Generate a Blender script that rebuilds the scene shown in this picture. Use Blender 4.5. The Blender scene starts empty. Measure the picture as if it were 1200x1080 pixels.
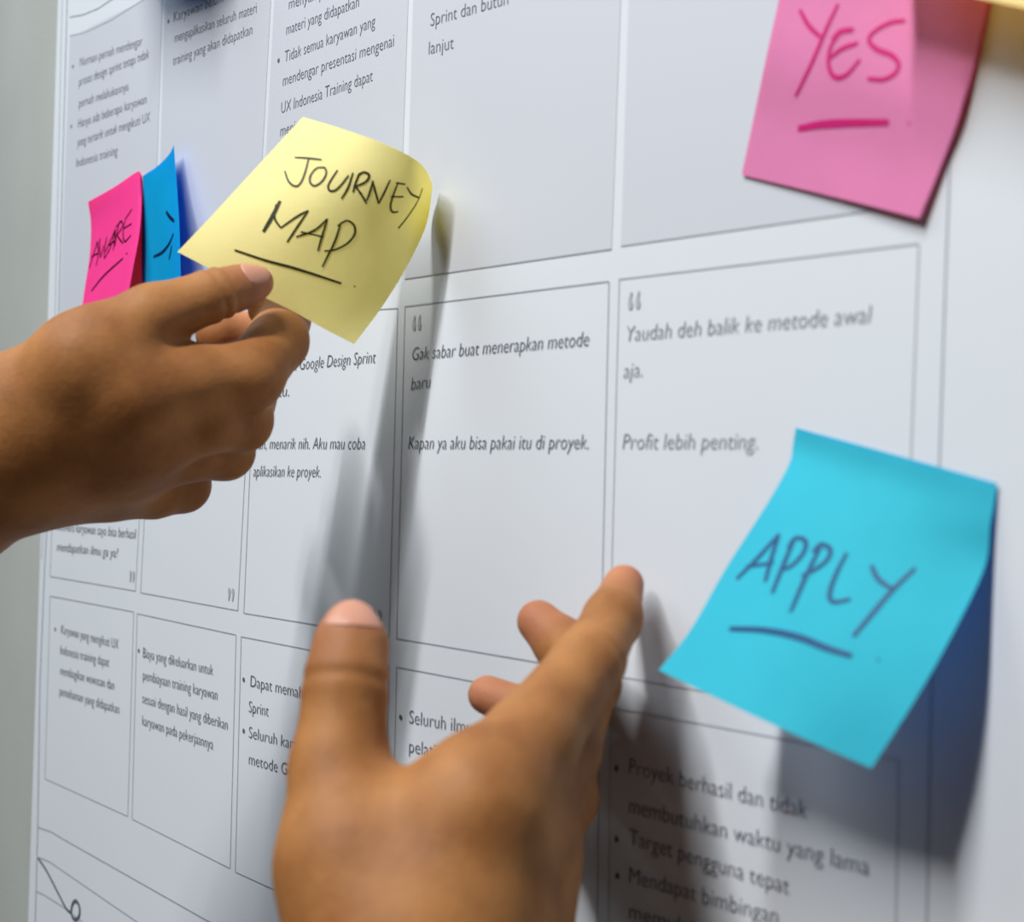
import bpy, bmesh, math
import numpy as np
from mathutils import Vector, Matrix
from mathutils.bvhtree import BVHTree

# ------------------------------------------------------------------ camera
SC = bpy.context.scene
S = .1336                       # width of one table column on the poster, metres
F = 2000.0                      # focal length in pixels of a 1200 px wide frame
yaw, pit, rol = [math.radians(v) for v in (35.63154932, 1.02249777, 2.08406311)]
f_ = np.array([-math.cos(pit)*math.cos(yaw), math.cos(pit)*math.sin(yaw), math.sin(pit)])
r_ = np.cross(f_, [0, 0, 1]); r_ /= np.linalg.norm(r_); u_ = np.cross(r_, f_)
r_, u_ = math.cos(rol)*r_+math.sin(rol)*u_, -math.sin(rol)*r_+math.cos(rol)*u_
CAM = np.array([7.41620259*S, -2.77140414*S, .0659*S+1.4])
cd = bpy.data.cameras.new('camera'); cam = bpy.data.objects.new('camera', cd)
SC.collection.objects.link(cam); SC.camera = cam
m = Matrix.Identity(4)
for i in range(3):
    m[i][0] = r_[i]; m[i][1] = u_[i]; m[i][2] = -f_[i]; m[i][3] = CAM[i]
cam.matrix_world = m
cd.sensor_width = 36; cd.lens = F/1200*36; cd.clip_start = .01
cd.dof.use_dof = True; cd.dof.focus_distance = .76; cd.dof.aperture_fstop = 12

# ------------------------------------------------------------------ light
w = bpy.data.worlds.new('world'); SC.world = w; w.use_nodes = True
w.node_tree.nodes['Background'].inputs[0].default_value = (.62, .75, 1, 1)
w.node_tree.nodes['Background'].inputs[1].default_value = .035
def area(name, loc, aim, sx, sy, power, col):
    l = bpy.data.lights.new(name, 'AREA'); l.shape = 'RECTANGLE'; l.size = sx; l.size_y = sy
    l.energy = power; l.color = col
    o = bpy.data.objects.new(name, l); SC.collection.objects.link(o)
    d = Vector(loc)-Vector(aim)
    o.location = loc; o.rotation_euler = d.to_track_quat('Z', 'Y').to_euler()
    return o
area('lamp_light', (.66, -1.15, 2.35), (.5, 0, 1.4), .07, .2, 4.5, (1, .98, .96))
tube = area('tube_light', (.64, -1.12, 2.72), (.64, -1.12, 0), .07, 1.15, 47, (.97, .985, 1))
area('soft_fill', (-.40, -.80, 2.75), (.4, -.1, 1.4), 1.1, .8, 17, (.80, .92, 1))  # broad soft fill added from upper left, stands for no visible fixture
tube.rotation_euler = (0, 0, 0)                                # fluorescent tube overhead, running out from the wall
SC.view_settings.view_transform = 'Standard'; SC.view_settings.look = 'None'
SC.view_settings.gamma = 1; SC.view_settings.use_curve_mapping = False
SC.view_settings.exposure = -.04

# ------------------------------------------------------------------ helpers
def ray(x, y): return f_+r_*(x-600)/F-u_*(y-540)/F
def PZ(x, y, Z): return CAM+ray(x, y)*Z                        # point at a depth from the lens
XL = -.045                                                     # paper starts lifting left of here
def curl(X): return np.where(X < .03, .55*(.03-X)**2, 0.)*1.0
def PW(x, y, d=0.):                                            # point d in front of the poster
    v = ray(x, y); q = CAM+v*((-d-CAM[1])/v[1])
    for _ in range(12):
        q = CAM+v*((-d-float(curl(q[0]))-CAM[1])/v[1])
    return q
def link(o, parent=None):
    SC.collection.objects.link(o)
    if parent: o.parent = parent
    return o
def mesh(name, vs, fs, mat=None, parent=None, smooth=False):
    me = bpy.data.meshes.new(name)
    me.from_pydata([tuple(map(float, v)) for v in vs], [], [tuple(map(int, q)) for q in fs]); me.update()
    if mat: me.materials.append(mat)
    if smooth: me.polygons.foreach_set('use_smooth', [True]*len(me.polygons))
    return link(bpy.data.objects.new(name, me), parent)
def tag(o, label, cat, group=None):
    o['label'] = label; o['category'] = cat
    if group: o['group'] = group
    return o

def pmat(name, col, rough=.6, spec=.3, **k):
    mt = bpy.data.materials.new(name); mt.use_nodes = True
    nt = mt.node_tree; b = nt.nodes['Principled BSDF']
    b.inputs['Base Color'].default_value = (*col, 1); b.inputs['Roughness'].default_value = rough
    b.inputs['Specular IOR Level'].default_value = spec
    return mt
def noise_col(mt, c1, c2, scale, bump=0., bscale=None, detail=4):
    nt = mt.node_tree; b = nt.nodes['Principled BSDF']; N = nt.nodes.new; L = nt.links.new
    tc = N('ShaderNodeTexCoord'); no = N('ShaderNodeTexNoise'); no.inputs['Scale'].default_value = scale
    no.inputs['Detail'].default_value = detail
    L(tc.outputs['Object'], no.inputs['Vector'])
    cr = N('ShaderNodeValToRGB'); cr.color_ramp.elements[0].color = (*c1, 1); cr.color_ramp.elements[1].color = (*c2, 1)
    cr.color_ramp.elements[0].position = .35; cr.color_ramp.elements[1].position = .65
    L(no.outputs['Fac'], cr.inputs['Fac']); L(cr.outputs['Color'], b.inputs['Base Color'])
    if bump:
        n2 = N('ShaderNodeTexNoise'); n2.inputs['Scale'].default_value = bscale or scale; n2.inputs['Detail'].default_value = 5
        L(tc.outputs['Object'], n2.inputs['Vector'])
        bp = N('ShaderNodeBump'); bp.inputs['Strength'].default_value = bump; bp.inputs['Distance'].default_value = .001
        L(n2.outputs['Fac'], bp.inputs['Height']); L(bp.outputs['Normal'], b.inputs['Normal'])
    return cr
def note_mat(name, col, trans, tfac=.35):                      # thin translucent coloured paper
    mt = pmat(name, col, .75, .15); nt = mt.node_tree; b = nt.nodes['Principled BSDF']
    noise_col(mt, tuple(c*.96 for c in col), col, 60, .12, 900)
    t = nt.nodes.new('ShaderNodeBsdfTranslucent'); t.inputs[0].default_value = (*trans, 1)
    mx = nt.nodes.new('ShaderNodeMixShader'); mx.inputs[0].default_value = tfac
    nt.links.new(b.outputs[0], mx.inputs[1]); nt.links.new(t.outputs[0], mx.inputs[2])
    nt.links.new(mx.outputs[0], nt.nodes['Material Output'].inputs['Surface'])
    return mt

M_wall = pmat('painted_wall', (.38, .39, .36), .8, .2); noise_col(M_wall, (.36, .37, .34), (.40, .41, .38), 6, .15, 300)
M_paper = pmat('satin_paper', (.61, .63, .66), .6, .18); noise_col(M_paper, (.595, .62, .65), (.615, .64, .67), 3, .06, 40)
M_fill = pmat('grey_print', (.525, .54, .58), .45, .3)
M_line = pmat('line_print', (.33, .35, .40), .5, .2)
M_gutter = pmat('faint_print', (.40, .41, .46), .5, .2)
M_text = pmat('text_print', (.10, .11, .14), .5, .2)
M_text_glare = pmat('glare_text_print', (.24, .25, .30), .5, .2)  # text ink made paler: glare on the right column painted into its colour
M_rule = pmat('pale_line_print', (.42, .44, .48), .5, .2)
M_quote = pmat('quote_print', (.38, .39, .43), .5, .2)

# ------------------------------------------------------------------ wall
pts = []
x_edge = float(PW(42, 540)[0])-.004
RR = .80
for i in range(25):                                            # wall bent back left of the poster, rounding added so it shades darker
    a = i/24*math.pi/2
    pts.append((x_edge-.004-RR*math.sin(a), .0015+RR*(1-math.cos(a))))
prof = [(2.6, .0015)]+pts
vs = []; fs = []
for X, Y in prof: vs += [(X, Y, 0), (X, Y, 2.6)]
n = len(prof)
for i in range(n-1): fs.append((2*i, 2*i+1, 2*i+3, 2*i+2))
YB = prof[-1][1]
vs += [(2.6, YB, 0), (2.6, YB, 2.6)]
fs += [(2*n-2, 2*n-1, 2*n+1, 2*n), (2*n, 2*n+1, 1, 0)]
wall = mesh('wall_back', vs, fs, M_wall); wall['kind'] = 'structure'
for q in wall.data.polygons: q.use_smooth = abs(q.normal.y) > .05 and abs(q.normal.x) > .02
wall['label'] = 'grey beige wall, bent back left of the poster so that it shades darker'
M_floor = pmat('floor_boards', (.25, .2, .15), .6, .3); noise_col(M_floor, (.2, .16, .12), (.3, .24, .18), 8, .2, 40)
fl = mesh('floor', [(-1, -3, 0), (2.6, -3, 0), (2.6, .9, 0), (-1, .9, 0), (-1, -3, -.05), (2.6, -3, -.05), (2.6, .9, -.05), (-1, .9, -.05)],
     [(0, 1, 2, 3), (7, 6, 5, 4), (0, 4, 5, 1), (1, 5, 6, 2), (2, 6, 7, 3), (3, 7, 4, 0)], M_floor); fl['kind'] = 'structure'

# ------------------------------------------------------------------ poster
eT, eB = PW(68, 0), PW(33, 1080)
def xe(Z):
    t = (Z-eB[2])/(eT[2]-eB[2]); return eB[0]+(eT[0]-eB[0])*t
Z0, Z1, XR = .88, 1.92, .98
nx, nz = 60, 24; vs = []; fs = []
for side in (0, 1):
    for j in range(nz+1):
        Zv = Z0+(Z1-Z0)*j/nz
        for i in range(nx+1):
            X = xe(Zv)+(XR-xe(Zv))*(i/nx)**2
            vs.append((X, -float(curl(np.float64(X)))+(.0006 if side else 0), Zv))
st = (nx+1)*(nz+1)
for j in range(nz):
    for i in range(nx):
        a = j*(nx+1)+i
        fs += [(a, a+1, a+nx+2, a+nx+1), (st+a+nx+1, st+a+nx+2, st+a+1, st+a)]
for i in range(nx):
    a = i; b = nz*(nx+1)+i; fs += [(a+1, a, st+a, st+a+1), (b, b+1, st+b+1, st+b)]
for j in range(nz):
    a = j*(nx+1); b = a+nx; fs += [(a, a+nx+1, st+a+nx+1, st+a), (b+nx+1, b, st+b, st+b+nx+1)]
poster = mesh('poster', vs, fs, M_paper, None, True); poster.data.set_sharp_from_angle(angle=math.radians(50))
tag(poster, 'large white printed workshop poster with a grid of text cells taped flat on the wall', 'poster')

def on_paper(name, vs2, fs, mat, lift):                        # vs2: (X, Z) pairs printed on the sheet
    return mesh(name, [(x, -float(curl(np.float64(x)))-lift, z) for x, z in vs2], fs, mat, poster)
def pw2(p): q = PW(*p); return np.array([q[0], q[2]])
def stroke2(name, pix, width, mat, lift=.00025, sub=8, closed=False):
    P = [pw2(p) for p in pix]; Q = []
    for a, b in zip(P[:-1], P[1:]):
        for k in range(sub): Q.append(a+(b-a)*k/sub)
    Q.append(P[-1]); vs = []; fs = []
    for i, q in enumerate(Q):
        t = Q[min(i+1, len(Q)-1)]-Q[max(i-1, 0)]; t /= np.linalg.norm(t)+1e-12
        nn = np.array([-t[1], t[0]])*width/2; vs += [q+nn, q-nn]
        if i: fs.append((2*i-2, 2*i-1, 2*i+1, 2*i))
    return on_paper(name, vs, fs, mat, lift)
def catmull(P, n=6):
    P = [np.array(p, float) for p in P]
    if len(P) < 3: return P
    E = [2*P[0]-P[1]]+P+[2*P[-1]-P[-2]]; out = []
    for i in range(1, len(E)-2):
        a, b, c, d = E[i-1:i+3]
        for k in range(n):
            t = k/n; out.append(.5*((2*b)+(c-a)*t+(2*a-5*b+4*c-d)*t*t+(3*b-a-3*c+d)*t**3))
    return out+[P[-1]]

def cell(c0, c1, c2, c3, fill=False):                          # corners TL TR BR BL in the picture
    if fill:
        A, B, C_, D_ = [pw2(p) for p in (c0, c1, c2, c3)]; vs = []; fs = []; k = 16
        for i in range(k+1):
            t = i/k; vs += [D_+(C_-D_)*t, A+(B-A)*t]
            if i: fs.append((2*i-2, 2*i, 2*i+1, 2*i-1))
        on_paper('cell_fill', vs, fs, M_fill, .00015)
        stroke2('cell_border', [c3, c2], .00045, M_rule if c0[0] > 700 else M_line)
    else:
        P = [pw2(p) for p in (c0, c1, c2, c3)]; vs = []; fs = []; wd = .00042; base = 0
        for a, b in zip(P, P[1:]+P[:1]):                       # a rectangular frame of four bars, one mesh
            t = (b-a)/np.linalg.norm(b-a); nn = np.array([-t[1], t[0]])*wd/2; k = 10
            for i in range(k+1):
                q = a+(b-a)*i/k; vs += [q+nn, q-nn]
                if i: o = base+2*i; fs.append((o-2, o-1, o+1, o))
            base = len(vs)
        on_paper('cell_border', vs, fs, M_rule if c0[0] > 700 else M_line, .00025)
# upper grey row
cell((82, 44), (191, -12), (179, 358), (70, 378), True)
cell((194, -14), (321, -60), (299, 346), (183, 365), True)
cell((325, -62), (483, -120), (467, 329), (303, 352), True)
cell((488, -122), (735, -190), (717, 291.7), (475, 326.7), True)
cell((743, -192), (1100, -260), (1081, 238), (728, 288), True)
# quote row
cell((69, 398), (176, 383), (159, 692), (59, 675))
cell((181, 382), (297, 372), (279, 715), (165, 694))
cell((301, 371), (466.5, 361), (456, 745.5), (286, 718))
cell((475, 359), (714, 329.5), (704, 788), (465, 747.5))
cell((726, 327), (1077, 285), (1056, 850), (714, 790))
# lower row
cell((59, 698), (157, 716.5), (150, 956), (53, 912))
cell((161, 718.5), (277, 743.5), (270, 1017), (155, 959))
cell((283, 745.5), (456, 779), (450, 1100), (276, 1021))
cell((465, 781), (703, 826), (699, 1200), (458, 1105))
cell((716, 828), (1053, 890), (1046, 1330), (712, 1205))
# outer double frame and footer rules
for p, wdt in (([(80, -40), (68, 400), (53, 655), (47, 800), (44.5, 970), (41, 1100)], .0009), ([(1122, -30), (1108, 330), (1098, 640), (1090, 860), (1086, 1100)], .00045),
          ([(45, 969), (60, 974), (75, 983), (243, 1078), (330, 1124)], .0006), ([(45, 1004), (58, 1009), (160, 1079), (200, 1104)], .0006),
          ([(43, 1044), (52, 1048), (74, 1062), (110, 1090)], .0006),
          ([(82, 20), (98, 17), (115, 10), (130, 0), (150, -12)], .0005), ([(82, 42), (100, 38), (130, 24), (168, 0), (191, -14)], .0005)):
    stroke2('frame_rule', p, wdt, M_line)
stroke2('frame_rule', [(74, -40), (64, 400), (49, 655)], .0005, M_gutter)
stroke2('drawn_curve', catmull([(45, 1005), (55, 1020), (68, 1045), (78, 1064), (85, 1070)]), .0016, M_text, .0003, 1)
a = [(89+5*math.cos(t)*(1-.1*math.sin(t)), 1066-11*math.sin(t)) for t in np.linspace(0, 2*math.pi, 17)]
stroke2('drawn_loop', a, .0020, M_text, .0004, 1)

# printed text
def text_mesh(s):
    cu = bpy.data.curves.new('t', 'FONT'); cu.body = s; cu.resolution_u = 3; cu.offset = -.012
    ob = bpy.data.objects.new('t', cu); SC.collection.objects.link(ob)
    me = bpy.data.meshes.new_from_object(ob.evaluated_get(bpy.context.evaluated_depsgraph_get()))
    v = np.array([q.co[:] for q in me.vertices]); fs = [tuple(q.vertices) for q in me.polygons]
    bpy.data.objects.remove(ob); bpy.data.curves.remove(cu); bpy.data.meshes.remove(me)
    return v, fs
CAP = .0052
capv, _ = text_mesh('H'); capu = capv[:, 1].max()
def text(s, a, b, slant=0., mat=None, name='text_line', cap=CAP):
    v, fs = text_mesh(s); A, B = pw2(a), pw2(b)
    x0, x1 = v[:, 0].min(), v[:, 0].max(); k = cap/capu
    out = [(A+(B-A)*((p[0]-x0)/(x1-x0))+np.array([slant*p[1]*k, p[1]*k])) for p in v]
    return on_paper(name, out, fs, mat or M_text, .0003)
for s, a, b in (
 ('Nurman pernah mendengar', (94, 78), (167, 53)), ('proses design sprint tetapi tidak', (93, 101), (175, 68)),
 ('pernah melakukannya', (93, 126), (151, 106)), ('Hanya ada beberapa karyawan', (92, 150), (172, 121)),
 ('yang tertarik untuk mengikuti UX', (91, 172), (176, 142)), ('Indonesia training', (90, 196), (138, 181)),
 ('Karyawan belum', (204, 26), (262, 2)), ('mengaplikasikan seluruh materi', (205, 50), (301, 15)),
 ('training yang akan didapatkan', (203, 77), (296, 40)),
 ('menyampaikan', (339, 11), (402, -11)), ('materi yang didapatkan', (336, 41), (421, 8)), ('Tidak semua karyawan yang', (334, 73), (440, 31)),
 ('mendengar presentasi mengenai', (332, 101), (462, 54)), ('UX Indonesia Training dapat', (330, 133), (437, 95)),
 ('menjadi', (329, 160), (357, 150)),
 ('Sprint dan butuh', (505, 31), (596, 5)), ('lanjut', (503, 64), (532, 57)),
 ('Karyawan yang mengikuti UX', (72, 742), (139, 760)), ('Indonesia training dapat', (71, 766), (128, 781)),
 ('membagikan wawasan dan', (71, 790), (134, 808)), ('pemahaman yang didapatkan', (70, 814), (140, 836)),
 ('Biaya yang dikeluarkan untuk', (168, 770), (250, 791)), ('pembiayaan training karyawan', (168, 796), (255, 820)),
 ('sesuai dengan hasil yang diberikan', (167, 823), (267, 855)), ('karyawan pada pekerjaannya', (167, 849), (250, 878)),
 ('Dapat memahami', (294, 804), (372, 822)), ('Sprint', (292, 834), (315, 839)), ('Seluruh karyawan', (292, 864), (374, 885)),
 ('metode Google', (292, 895), (364, 915)), ('Seluruh ilmu', (480, 847), (553, 860)), ('pelatihan', (480, 881), (532, 891)),
 ('Proyek berhasil dan tidak', (738, 906), (946, 959)), ('membutuhkan waktu yang lama', (738, 952), (1019, 1026)),
 ('Target pengguna tepat', (738, 989), (925, 1048)), ('Mendapat bimbingan', (738, 1034), (912, 1083)), ('memulai', (738, 1076), (812, 1097))):
    text(s, a, b)
for s, a, b in (
 ('ta Google Design Sprint', (341, 434), (440, 425)), ('itu.', (324, 465), (339, 464)),
 ('an, menarik nih. Aku mau coba', (303, 526), (428, 526)), ('aplikasikan ke proyek.', (297, 558), (376, 559)),
 ('Gak sabar buat menerapkan metode', (483, 422), (690, 405)), ('baru', (482, 457), (504, 454)),
 ('Kapan ya aku bisa pakai itu di proyek.', (479, 526), (690, 526)),
 ('Yaudah deh balik ke metode awal', (733, 400), (1019, 378)), ('aja.', (731, 443), (753, 441)),
 ('Profit lebih penting.', (730, 526), (888, 526)),
 ('Kira-kira karyawan saya bisa berhasil', (67, 621), (159, 631)), ('mendapatkan ilmu ga ya?', (67, 645), (138, 653))):
    text(s, a, b, .16, M_text_glare if a[0] > 720 else M_text)
def bullet(x, y):
    c = pw2((x, y)); n = 12; vs = [c]+[c+.0011*np.array([math.cos(t), math.sin(t)]) for t in np.linspace(0, 2*math.pi, n, False)]
    on_paper('bullet_dot', vs, [(0, i+1, (i+1) % n+1) for i in range(n)], M_text, .0003)
for p in ((86, 78), (84, 148), (198, 25), (327, 71), (65, 737), (163, 762), (286, 796), (286, 856), (470, 840),
          (723, 900), (723, 983), (724, 1026)): bullet(*p)
def quote(x, y, close):                                        # a pair of tapering comma marks
    c = pw2((x, y)); sg = -1 if close else 1
    vs = []; fs = []
    for k in (-1, 1):
        o = len(vs)
        prof = [(-.6, -1.6), (.5, -1.7), (.75, -.6), (.25, .5), (.5, 1.7), (-.1, 1.8), (-.7, .4), (-.85, -.8)]
        vs += [c+.0016*np.array([(k*1.25+px*sg), py*sg*1.1]) for px, py in prof]
        fs.append(tuple(range(o, o+8)) )
    on_paper('quote_mark', vs, fs, M_quote, .0003)
for x, y, c in ((489, 378, 0), (744, 352, 0), (155, 675, 1), (271, 696, 1), (442, 722, 1)): quote(x, y, c)

# ------------------------------------------------------------------ sticky notes
def lag(P, n):                                                 # smooth resample of a row of points
    Q = catmull([np.array(p) for p in P], 8); Q = np.array(Q)
    d = np.r_[0, np.cumsum(np.linalg.norm(np.diff(Q, axis=0), axis=1))]; t = np.linspace(0, d[-1], n)
    return np.array([[np.interp(v, d, Q[:, k]) for k in range(3)] for v in t])
def note(rows, mat, label, nu=28, nv=28, thick=.00012, sheets=1, group=None):
    G = np.array([lag(r, nu) for r in rows])                   # rows of 3-D points from top to bottom
    H = np.array([lag(G[:, i], nv) for i in range(nu)]).transpose(1, 0, 2)
    V = H.reshape(-1, 3)
    du = np.gradient(H, axis=1); dv = np.gradient(H, axis=0); N = np.cross(du, dv); N /= np.linalg.norm(N, axis=2, keepdims=True)
    if (N.reshape(-1, 3).mean(0) @ (CAM-V.mean(0))) < 0: N = -N
    B = (H-N*thick).reshape(-1, 3); n0 = nu*nv
    vs = np.r_[V, B]; fs = []
    for j in range(nv-1):
        for i in range(nu-1):
            a = j*nu+i; fs += [(a, a+nu, a+nu+1, a+1), (n0+a, n0+a+1, n0+a+nu+1, n0+a+nu)]
    for i in range(nu-1):
        a, b = i, (nv-1)*nu+i; fs += [(a, a+1, n0+a+1, n0+a), (b+1, b, n0+b, n0+b+1)]
    for j in range(nv-1):
        a, b = j*nu, j*nu+nu-1; fs += [(a+nu, a, n0+a, n0+a+nu), (b, b+nu, n0+b+nu, n0+b)]
    o = mesh('sticky_note', vs, fs, mat, None, True); o.data.set_sharp_from_angle(angle=math.radians(50)); tag(o, label, 'sticky note', group)
    bv = BVHTree.FromPolygons([tuple(v) for v in V], [(j*nu+i, j*nu+i+1, (j+1)*nu+i+1, (j+1)*nu+i) for j in range(nv-1) for i in range(nu-1)])
    return o, bv
def ink(nt, name, strokes, width, mat, lift=.00022):           # pen strokes lying on the note's own surface
    o, bv = nt; vs = []; fs = []
    for s in strokes:
        wd = width
        if isinstance(s, tuple): s, wd = s[0], width*s[1]
        Q = catmull(s, 6); P = []
        for q in Q:
            h = bv.ray_cast(Vector(CAM), Vector(ray(*q)).normalized())
            if h[0] is not None:
                nn = np.array(h[1]); nn = nn if nn@(CAM-np.array(h[0])) > 0 else -nn
                P.append((np.array(h[0])+nn*lift, nn))
        if len(P) < 2: continue
        b0 = len(vs)
        for i, (p, nn) in enumerate(P):
            t = P[min(i+1, len(P)-1)][0]-P[max(i-1, 0)][0]; t /= np.linalg.norm(t)+1e-12
            e = i/(len(P)-1); w2 = wd/2*(.75+.25*math.sin(math.pi*e))
            sd = np.cross(t, nn); vs += [p+sd*w2, p-sd*w2]
            if i: k = b0+2*i; fs.append((k-2, k-1, k+1, k))
    return mesh(name, vs, fs, mat, o)
def zc(ox, oy, sc, L): return [([(ox+x/sc, oy+y/sc) for x, y in s[0]], s[1]) if isinstance(s, tuple) else [(ox+x/sc, oy+y/sc) for x, y in s] for s in L]
def dot(x, y, r=1.): return [(x-r, y), (x+r, y)]

M_yel = note_mat('yellow_note_paper', (1., .945, .55), (1., .90, .06), .46)
M_yel2 = note_mat('thin_yellow_note_paper', (1., .95, .5), (1., .68, .03), .60)
M_pink = note_mat('light_pink_note_paper', (.80, .285, .54), (.95, .12, .35), .36)
M_hot = note_mat('hot_pink_note_paper', (1.0, .07, .38), (1, .01, .10), .40)
M_cyan = note_mat('cyan_note_paper', (.06, .64, .68), (.0, .36, .85), .45)
M_blue = note_mat('blue_note_paper', (.0, .53, .74), (.0, .18, .95), .50)
I_black = pmat('black_ink', (.03, .03, .012), .5, .2)
I_mag = pmat('magenta_ink', (.50, .012, .14), .5, .2)
I_teal = pmat('teal_ink', (.001, .05, .15), .5, .2)
I_maroon = pmat('maroon_ink', (.035, .001, .008), .6, .05)
I_navy = pmat('navy_ink', (.002, .012, .06), .6, .05)

# APPLY
d = lambda x, y, k: tuple(PW(x, y, k))
n_apply = note([
 [d(932.5, 501, .0010), d(1050, 533, .0012), d(1168, 566, .0010)],
 [d(929, 522, .0015), d(1046, 558, .002), d(1165, 590, .0015)],
 [d(925, 543, .0045), d(1041, 582, .0045), d(1160, 616, .0025)],
 [d(899, 590, .014), d(1018, 636, .012), d(1153, 667, .004)],
 [d(851, 665, .026), d(973, 718, .025), d(1108, 758, .017)],
 [d(809, 738, .037), d(930, 790, .035), d(1066, 830, .026)],
 [d(772, 785, .044), d(900, 846, .042), d(1021, 900, .033)]], M_cyan,
 'cyan sticky note reading APPLY, curling away from the poster at lower right')
Z = lambda L: zc(740, 480, 2.4545, L)
ink(n_apply, 'handwritten_word', Z([
 [(425, 358), (365, 425), (303, 487)], [(425, 358), (402, 430), (385, 495)], [(330, 452), (410, 440)],
 [(470, 370), (436, 450), (405, 528)], [(450, 400), (470, 370), (500, 377), (496, 410), (462, 448), (428, 462)],
 [(545, 392), (502, 480), (458, 582)], [(522, 410), (545, 387), (572, 402), (563, 432), (525, 462), (490, 478)],
 [(620, 412), (590, 470), (570, 530), (583, 553), (630, 545)],
 [(690, 447), (710, 487), (752, 517)], [(817, 455), (750, 520), (690, 590), (638, 652)]]), .0015, I_teal)
ink(n_apply, 'pen_underline', Z([[(283, 630), (380, 634), (480, 654), (560, 685), (634, 708)]]), .0020, I_teal)
ink(n_apply, 'pen_dot', [dot(1029.5, 773, 1.3)], .0010, I_teal)

# YES
n_yes = note([
 [d(929, -88, .0010), d(1042, -58, .0010), d(1166, -31, .0010)],
 [d(919, -30, .0015), d(1030, 3, .0015), d(1152, 30, .0015)],
 [d(899, 62, .003), d(1010, 92, .003), d(1122, 118, .003), d(1130, 122, .0022)],
 [d(884, 134, .0014), d(985, 168, .0016), d(1096, 192, .0022), d(1106, 193, .0012)],
 [d(869, 205, .0011), d(970, 229, .0018), d(1070, 254, .0030), d(1079, 258, .0016)]], M_pink,
 'light pink sticky note reading YES, upper right part of poster', sheets=1)
n_yes2 = note([
 [d(934, -86, .0004), d(1048, -55, .0004), d(1170, -30, .0004)],
 [d(905, 62, .0004), d(1016, 95, .0004), d(1134, 122, .0004)],
 [d(879, 197, .0004), d(979, 222, .0004), d(1083, 250, .0004)]], M_pink,
 'pink sticky note hidden beneath the YES note, only its right edge showing')
Z = lambda L: zc(840, 0, 3.333, L)
ink(n_yes, 'handwritten_word', Z([
 [(325, 38), (360, 100), (415, 152)], [(475, 15), (430, 110), (370, 250), (308, 376)],
 ([(535, 115), (482, 125), (450, 158)], 1.2), ([(552, 168), (490, 190), (445, 225)], 1.), [(485, 125), (447, 180), (437, 245), (452, 292), (480, 303), (515, 285), (560, 232)],
 [(735, 80), (680, 88), (620, 120), (595, 155), (622, 190), (682, 215), (710, 248), (698, 285), (650, 310), (590, 307)]]), .00155, I_mag)
ink(n_yes, 'pen_underline', Z([[(318, 502), (400, 487), (500, 480), (672, 477)]]), .0024, I_mag)
ink(n_yes, 'pen_dot', [dot(1065.5, 143.5, 1.5)], .0011, pmat('pale_magenta_ink', (.7, .08, .3), .5, .2))

# yellow note above YES, almost all of it out of the frame
n_top = note([
 [d(1055, -330, .001), d(1185, -300, .001), d(1320, -262, .001)],
 [d(1047, -240, .004), d(1176, -208, .004), d(1310, -172, .004)],
 [d(1035, -130, .012), d(1160, -100, .012), d(1294, -70, .012)],
 [d(1012, -34, .024), d(1140, -4, .024), d(1270, 24, .024)]], M_yel2,
 'yellow sticky note at the top right corner, only its lower edge in view')
# blue note above the upper left cells: only its shadow falls into the picture
n_tb = note([
 [d(150, -190, .001), d(190, -205, .001), d(232, -220, .001)],
 [d(140, -118, .015), d(182, -131, .016), d(222, -144, .016)],
 [d(136, -52, .034), d(178, -66, .035), d(216, -80, .035)]], M_cyan,
 'blue sticky note just above the picture, shading the top left cells')

# AWARE
n_aw = note([
 [d(103, 236.5, .003), d(134, 219, .002), d(161, 201, .002), d(165.5, 205, .001)],
 [d(106.5, 262, .002), d(136, 245, .0025), d(161, 228, .004), d(166, 233, .0035)],
 [d(105, 300, .004), d(133, 284, .005), d(156, 270, .007), d(163.5, 272, .007)],
 [d(99, 340, .007), d(126, 325, .009), d(148, 310, .011), d(157, 308, .011)],
 [d(91, 396, .012), d(118, 380, .014), d(140, 366, .016), d(147, 362, .016)]], M_hot,
 'hot pink sticky note reading AWARE, left of the small blue note')
Z = lambda L: zc(60, 160, 4, L)
ink(n_aw, 'handwritten_word', Z([
 [(218, 490), (200, 550), (179, 618)], [(218, 490), (222, 545), (213, 606)], [(190, 563), (223, 545)],
 [(230, 475), (228, 520), (232, 568)], [(232, 568), (248, 510)], [(262, 470), (252, 520), (250, 572)], [(250, 572), (278, 520), (303, 440)],
 [(303, 432), (278, 490), (255, 540)], [(303, 432), (300, 480), (292, 535)], [(270, 510), (298, 490)],
 [(320, 402), (308, 460), (300, 512)], [(305, 425), (328, 397), (336, 420), (310, 462)], [(310, 462), (325, 485), (338, 500)],
 [(348, 388), (338, 450), (346, 492), (375, 462)], [(348, 388), (380, 340)], [(342, 430), (378, 408)]]), .00115, I_maroon)
ink(n_aw, 'pen_underline', Z([[(190, 723), (250, 650), (338, 570)]]), .0014, I_maroon)
ink(n_aw, 'pen_dot', [dot(148.7, 297, .7)], .0010, I_maroon)
# small blue note beside it
n_bl = note([
 [d(167.5, 206, .001), d(184, 195, .003), d(198, 181, .005), d(203.5, 170, .007)],
 [d(167, 240, .001), d(184, 230, .004), d(199, 218, .007), d(206.5, 210, .010)],
 [d(166, 300, .001), d(184, 288, .005), d(201, 276, .012), d(210, 266, .016)],
 [d(168, 382, .002), d(186, 366, .007), d(204, 350, .013), d(212, 340, .017)]], M_blue,
 'blue sticky note with its right edge lifted, between AWARE note and hand')
ink(n_bl, 'pen_stroke', Z([([(540, 352), (558, 378), (578, 396)], 1.3), [(481, 563), (520, 543), (553, 503), (574, 455)], [(566, 510), (560, 545), (553, 575)]]), .0017, I_navy)

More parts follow.
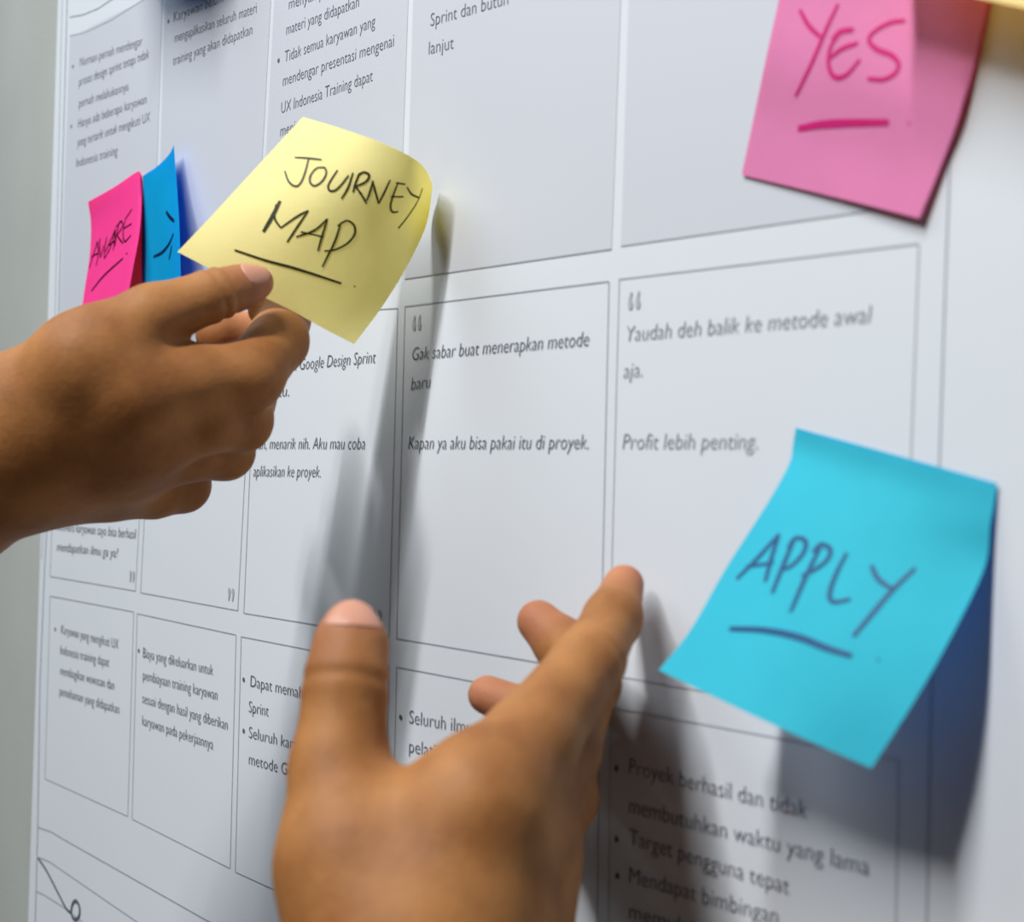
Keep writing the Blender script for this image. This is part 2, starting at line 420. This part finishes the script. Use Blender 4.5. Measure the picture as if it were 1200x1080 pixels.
# JOURNEY MAP, held by the upper hand
z_ = lambda x, y, k: tuple(PZ(x, y, k))
n_jm = note([
 [z_(355, 137, .664), z_(398, 150, .656), z_(444, 166, .652), z_(482, 184, .657), z_(499, 199, .667), z_(507, 217, .681)],
 [z_(318, 177, .660), z_(362, 191, .653), z_(408, 207, .649), z_(452, 224, .653), z_(482, 238, .663), z_(500, 262, .685)],
 [z_(281, 217, .657), z_(325, 232, .651), z_(372, 249, .648), z_(418, 268, .652), z_(452, 288, .660), z_(478, 310, .670)],
 [z_(244, 257, .653), z_(288, 274, .650), z_(336, 292, .649), z_(384, 314, .652), z_(420, 334, .657), z_(448, 359, .664)],
 [z_(208, 295, .649), z_(250, 317, .649), z_(295, 341, .650), z_(340, 363, .653), z_(378, 384, .656), z_(415, 403, .660)]], M_yel,
 'yellow sticky note reading JOURNEY MAP, pinched by the upper hand', 36, 32)
Z = lambda L: zc(200, 0, 3.333, L)
ink(n_jm, 'handwritten_word', Z([
 [(485, 615), (535, 618), (590, 624)], [(540, 618), (525, 675), (508, 715), (488, 728), (462, 710), (446, 668)],
 [(605, 655), (572, 657), (547, 685), (545, 712), (562, 726), (588, 712), (606, 685), (606, 662), (592, 652)],
 [(652, 665), (632, 695), (616, 725), (622, 745), (645, 742), (672, 715), (695, 685)], [(712, 675), (692, 735), (667, 776)],
 [(738, 675), (722, 715), (712, 752)], ([(728, 690), (752, 673), (775, 684), (762, 710), (722, 728)], 1.1), [(722, 728), (745, 760), (765, 796)],
 [(790, 705), (778, 750), (765, 785)], [(788, 705), (798, 745), (812, 795)], [(812, 795), (835, 750), (857, 703)],
 [(915, 720), (880, 714)], [(886, 716), (868, 765), (858, 805), (866, 827), (888, 826)], [(860, 768), (908, 768)],
 [(922, 730), (940, 758), (970, 772)], [(982, 735), (965, 782), (930, 838), (888, 892)]]), .00085, I_black)
ink(n_jm, 'handwritten_word', Z([
 ([(428, 785), (395, 850), (362, 906)], 1.9), [(412, 798), (406, 850), (430, 890)], [(430, 890), (495, 845), (538, 822)], [(538, 822), (492, 890), (455, 946)],
 [(612, 855), (560, 900), (490, 925)], [(612, 855), (592, 920), (575, 980)], [(508, 905), (598, 925)],
 [(665, 868), (640, 945), (592, 1042)], [(652, 882), (688, 862), (716, 880), (718, 915), (690, 950), (642, 975), (600, 980)]]), .00085, I_black)
ink(n_jm, 'pen_underline', [[(275, 293), (311, 305), (341, 313), (370, 322), (400, 332)]], .00105, I_black)
ink(n_jm, 'pen_dot', [dot(415.5, 335.5, .8)], .0008, I_black)

# ------------------------------------------------------------------ hands: one smooth surface each, polygonised from a blended distance field
def cone(P, a, b, ra, rb):                                     # round cone distance, vectorised
    ba = b-a; l2 = ba@ba; rr = ra-rb; a2 = l2-rr*rr
    if a2 <= 0: a2 = 1e-9
    il2 = 1/l2; pa = P-a; y = pa@ba; z = y-l2
    x2 = ((pa*l2-y[:, None]*ba)**2).sum(1); y2 = y*y*l2; z2 = z*z*l2
    k = np.sign(rr)*rr*rr*x2
    out = (np.sqrt(np.maximum(x2*a2*il2, 0))+y*rr)*il2-ra
    c1 = np.sign(z)*a2*z2 > k; c2 = np.sign(y)*a2*y2 < k
    out = np.where(c2, np.sqrt((x2+y2))*il2-ra, out)
    out = np.where(c1, np.sqrt((x2+z2))*il2-rb, out)
    return out
def smin(a, b, k):
    h = np.maximum(k-np.abs(a-b), 0)/k; return np.minimum(a, b)-h*h*k*.25
def chain(P, pts, k=.004):
    d = None
    for (a, ra), (b, rb) in zip(pts[:-1], pts[1:]):
        q = cone(P, a, b, ra, rb); d = q if d is None else smin(d, q, k)
    return d
def make_field(palm, palmk, digits, digk, joink):
    def fld(P):
        dp = None
        for c in palm:
            q = chain(P, c, .006); dp = q if dp is None else smin(dp, q, palmk)
        df = None
        for c in digits:
            q = chain(P, c); df = q if df is None else smin(df, q, digk)
        return smin(dp, df, joink)
    return fld
def polygonise(fld, lo, hi, h):                                # surface nets
    n = np.ceil((hi-lo)/h).astype(int)+1
    ax = [lo[i]+h*np.arange(n[i]) for i in range(3)]
    q = 5; nc = n//q+2
    gc = [lo[i]+h*q*np.arange(nc[i]) for i in range(3)]
    Dc = fld(np.stack(np.meshgrid(*gc, indexing='ij'), -1).reshape(-1, 3)).reshape(nc)
    near = [np.minimum((np.arange(n[i])+q//2)//q, nc[i]-1) for i in range(3)]
    D = Dc[np.ix_(*near)].copy()
    g = np.argwhere(np.abs(D) < h*q*1.5)
    D[tuple(g.T)] = fld(lo+g*h)
    D = D.astype(np.float64); D[np.abs(D) < 1e-9] = 1e-9
    In = D < 0; c = n-1; cnt = np.zeros(c, np.int32); acc = np.zeros((*c, 3))
    sl = lambda o, s: tuple(slice(o[k], o[k]+s[k]) for k in range(3))
    for a in range(3):
        e = np.eye(3, dtype=int)[a]; b1, b2 = [np.eye(3, dtype=int)[k] for k in range(3) if k != a]
        for u in (0, 1):
            for v in (0, 1):
                o = b1*u+b2*v; A = D[sl(o, c)]; B = D[sl(o+e, c)]; X = (A < 0) != (B < 0)
                t = np.where(X, A/np.where(X, A-B, 1), 0); cnt += X
                acc += X[..., None]*(o+t[..., None]*e)
    act = cnt > 0; idx = -np.ones(c, np.int64); idx[act] = np.arange(act.sum())
    g = np.argwhere(act); V = lo+h*(g+acc[act]/cnt[act][:, None])
    fs = []
    for a in range(3):
        e = np.eye(3, dtype=int)[a]; b1, b2 = np.eye(3, dtype=int)[(a+1) % 3], np.eye(3, dtype=int)[(a+2) % 3]
        A = In; s = n-e; X = In[sl([0, 0, 0], s)] != In[sl(e, s)]
        q = np.argwhere(X); q = q[((q-b1-b2) >= 0).all(1) & (q[:, (a+1) % 3] < c[(a+1) % 3]) & (q[:, (a+2) % 3] < c[(a+2) % 3])]
        ii = [idx[tuple((q-o).T)] for o in (0*b1, b1, b1+b2, b2)]
        Q = np.stack(ii, 1); inside = In[tuple(q.T)]; Q[~inside] = Q[~inside][:, ::-1]
        fs.append(Q[(Q >= 0).all(1)])
    fs = np.concatenate(fs)
    # light Laplacian relaxation for a clean skin
    for _ in range(2):
        s = np.zeros_like(V); k = np.zeros(len(V))
        for i in range(4):
            j = (i+1) % 4; np.add.at(s, fs[:, i], V[fs[:, j]]); np.add.at(k, fs[:, i], 1)
            np.add.at(s, fs[:, j], V[fs[:, i]]); np.add.at(k, fs[:, j], 1)
        V = .5*V+.5*s/np.maximum(k, 1)[:, None]
    return V, fs
def skin_mat():
    mt = pmat('skin', (.34, .15, .055), .6, .22); cr = noise_col(mt, (.23, .086, .023), (.34, .145, .044), 45, .2, 420, 5)
    nt = mt.node_tree; b = nt.nodes['Principled BSDF']
    at = nt.nodes.new('ShaderNodeAttribute'); at.attribute_name = 'pink'
    mx = nt.nodes.new('ShaderNodeMix'); mx.data_type = 'RGBA'
    nt.links.new(at.outputs['Fac'], mx.inputs[0]); nt.links.new(cr.outputs['Color'], mx.inputs[6])
    mx.inputs[7].default_value = (.55, .22, .14, 1); nt.links.new(mx.outputs[2], b.inputs['Base Color'])
    b.inputs['Subsurface Weight'].default_value = .12; b.inputs['Subsurface Radius'].default_value = (.006, .002, .001)
    b.inputs['Subsurface Scale'].default_value = 1.
    return mt
M_skin = skin_mat()
M_nail = pmat('fingernail', (.46, .21, .135), .42, .4)
def J(x, y, Z, r): return (PZ(x, y, Z), r*Z/F)                 # joint: place, depth, radius as it looks
def hand(fld, lo, hi, h, label, tips, creases):
    V, fs = polygonise(fld, np.array(lo), np.array(hi), h)
    # skin folds across the joints
    for p, ax_, depth, wid, reach in creases:
        ax_ = ax_/np.linalg.norm(ax_); rel = V-p; t = rel@ax_; rad = np.linalg.norm(rel-t[:, None]*ax_, axis=1)
        nr = (rel-t[:, None]*ax_)/np.maximum(rad, 1e-6)[:, None]
        V = V-nr*(depth*np.exp(-(t/wid)**2)*np.exp(-(rad/reach)**6))[:, None]
    o = mesh('hand', V, fs, M_skin, None, True)
    at = o.data.attributes.new('pink', 'FLOAT', 'POINT'); pk = np.zeros(len(V))
    for p, r in tips: pk = np.maximum(pk, np.exp(-(np.linalg.norm(V-p, axis=1)/r)**2)*.6)
    at.data.foreach_set('value', pk.astype(np.float32))
    return tag(o, label, 'hand')
def nail(parent, fld, base, tip, face, wid, off=.00012):        # curved plate set on the fingertip
    base, tip, face = map(np.array, (base, tip, face)); ax_ = tip-base; Ln = np.linalg.norm(ax_); ax_ = ax_/Ln
    face = face-(face@ax_)*ax_; face /= np.linalg.norm(face); sd = np.cross(ax_, face); G = []; nu, nv = 13, 13
    for j in range(nv):
        v = j/(nv-1)
        for i in range(nu):
            u = 2*i/(nu-1)-1
            vv = v+(1-u*u)*.12*(1 if v > .5 else -1)*abs(2*v-1)
            ang = u*wid*(1-abs(2*v-1)**5*.35); c0 = base+ax_*vv*Ln; dr = -(sd*math.sin(ang)+face*math.cos(ang)); p = c0-dr*.02
            for _ in range(40):
                q = float(fld(p[None])[0])
                if q < 1e-5 or (p-c0)@dr > 0: break
                p = p+dr*q*.9
            G.append(p-dr*(off-abs(u)**4*off*.8))
    G = np.array(G); B = G-face*.0008; n0 = len(G); fs = []
    for j in range(nv-1):
        for i in range(nu-1):
            a = j*nu+i; fs += [(a, a+1, a+nu+1, a+nu), (n0+a+nu, n0+a+nu+1, n0+a+1, n0+a)]
    for i in range(nu-1):
        a, b = i, (nv-1)*nu+i; fs += [(a+1, a, n0+a, n0+a+1), (b, b+1, n0+b+1, n0+b)]
    for j in range(nv-1):
        a, b = j*nu, j*nu+nu-1; fs += [(a, a+nu, n0+a+nu, n0+a), (b+nu, b, n0+b, n0+b+nu)]
    return mesh('fingernail', np.r_[G, B], fs, M_nail, parent, True)

# upper hand: thumb over the note, index behind it, other fingers curled under
thumbU = [J(95, 425, .610, 58), J(178, 372, .618, 38), J(252, 345, .628, 29.5), J(283, 336, .634, 24), J(301, 331, .637, 20)]
indexU = [J(150, 470, .615, 60), J(225, 447, .622, 43), J(292, 440, .632, 40), J(325, 400, .655, 35), J(335, 374, .668, 27), J(312, 362, .668, 22)]
midU = [J(150, 510, .625, 55), J(240, 488, .632, 42), J(281, 492, .645, 37), J(303, 440, .690, 28), J(292, 395, .690, 27), J(257, 391, .682, 28)]
ringU = [J(130, 530, .635, 55), J(215, 522, .648, 42), J(264, 528, .66, 33), J(262, 480, .695, 27), J(245, 430, .69, 24)]
pinkU = [J(110, 545, .650, 50), J(178, 566, .665, 40), J(214, 568, .675, 31), J(222, 520, .705, 24), J(215, 480, .70, 22)]
palmU = [
 [J(-190, 660, .655, 92), J(-60, 582, .645, 84), J(40, 520, .632, 85)],
 [J(20, 486, .622, 67), J(105, 430, .612, 60)],
 [J(40, 500, .625, 78), J(160, 465, .618, 58)],
 [J(30, 520, .632, 82), J(160, 505, .628, 58)],
 [J(35, 535, .640, 72), J(140, 530, .642, 62)],
 [J(45, 546, .650, 60), J(125, 556, .655, 54)],
 [J(125, 425, .615, 50), J(175, 430, .62, 30)],
]
fU = make_field(palmU, .012, [thumbU, indexU, midU, ringU, pinkU], .0045, .007)
def bounds(chains):
    P = np.array([p for c in chains for p, r in c]); R = np.array([r for c in chains for p, r in c])[:, None]
    return (P-R).min(0)-.006, (P+R).max(0)+.006
lo, hi = bounds(palmU+[thumbU, indexU, midU, ringU, pinkU])
v_ = lambda a, b: b[0]-a[0]
hU = hand(fU, lo, hi, .00117, 'right hand pinching the yellow note, arm reaching in from the left edge',
     [(thumbU[4][0], .011), (midU[4][0], .016)],
     [(thumbU[2][0], v_(thumbU[1], thumbU[3]), .0009, .0015, .014), (thumbU[2][0]+.004*v_(thumbU[1], thumbU[3])/.03, v_(thumbU[1], thumbU[3]), .0006, .001, .014)])
hU['group'] = 'hands'; del hU['group']
t0, t1 = thumbU[3][0], thumbU[4][0]; dr = (t1-t0)/np.linalg.norm(t1-t0)
upv = -f_*.75+u_*.75-r_*.0
nail(hU, fU, PZ(286, 332, .634), PZ(314, 328, .637), -f_*.8+u_*.7, .95)

# lower hand: thumb up, index touching the poster, other fingers curled behind
thumbL = [J(410, 1010, .470, 82), J(398, 900, .482, 57), J(405, 800, .490, 47.5), J(411, 757, .496, 41), J(412, 733, .500, 31)]
indexL = [J(560, 950, .468, 78), J(620, 872, .490, 56), J(690, 775, .522, 41), J(718, 725, .545, 33), J(731, 685, .560, 24)]
midL = [J(590, 980, .485, 70), J(655, 880, .520, 47), J(690, 800, .560, 36), J(660, 757, .585, 31), J(631, 728, .592, 25.5)]
ringL = [J(600, 1010, .500, 66), J(655, 935, .535, 44), J(668, 862, .575, 33), J(620, 835, .598, 28), J(571, 814, .603, 23)]
pinkL = [J(590, 1040, .510, 60), J(640, 1000, .545, 38), J(640, 940, .575, 28), J(600, 910, .595, 24), J(570, 895, .60, 20)]
palmL = [
 [J(520, 1420, .455, 150), J(500, 1240, .458, 140), J(500, 1120, .462, 130)],
 [J(450, 1150, .462, 110), J(412, 1020, .470, 78)],
 [J(500, 1120, .463, 115), J(560, 965, .470, 75)],
 [J(540, 1130, .475, 110), J(600, 990, .490, 72)],
 [J(570, 1140, .490, 95), J(612, 1030, .508, 66)],
 [J(430, 975, .475, 55), J(500, 955, .472, 42), J(560, 930, .475, 60)],
 [J(440, 1040, .470, 80), J(540, 1020, .468, 80)],
]
fL = make_field(palmL, .014, [thumbL, indexL, midL, ringL, pinkL], .0025, .009)
lo, hi = bounds(palmL+[thumbL, indexL, midL, ringL, pinkL])
hL = hand(fL, lo, hi, .00117, 'right hand in front, thumb raised, index fingertip touching the poster below centre',
     [(indexL[4][0], .012), (midL[4][0], .012), (ringL[4][0], .014), (thumbL[4][0], .012)],
     [(thumbL[2][0], v_(thumbL[1], thumbL[3]), .0007, .002, .018), (indexL[2][0], v_(indexL[1], indexL[3]), .0006, .0015, .016)])
nail(hL, fL, PZ(411, 748, .497), PZ(413, 713, .502), -f_*.9+u_*.25+r_*.15, 1.0)
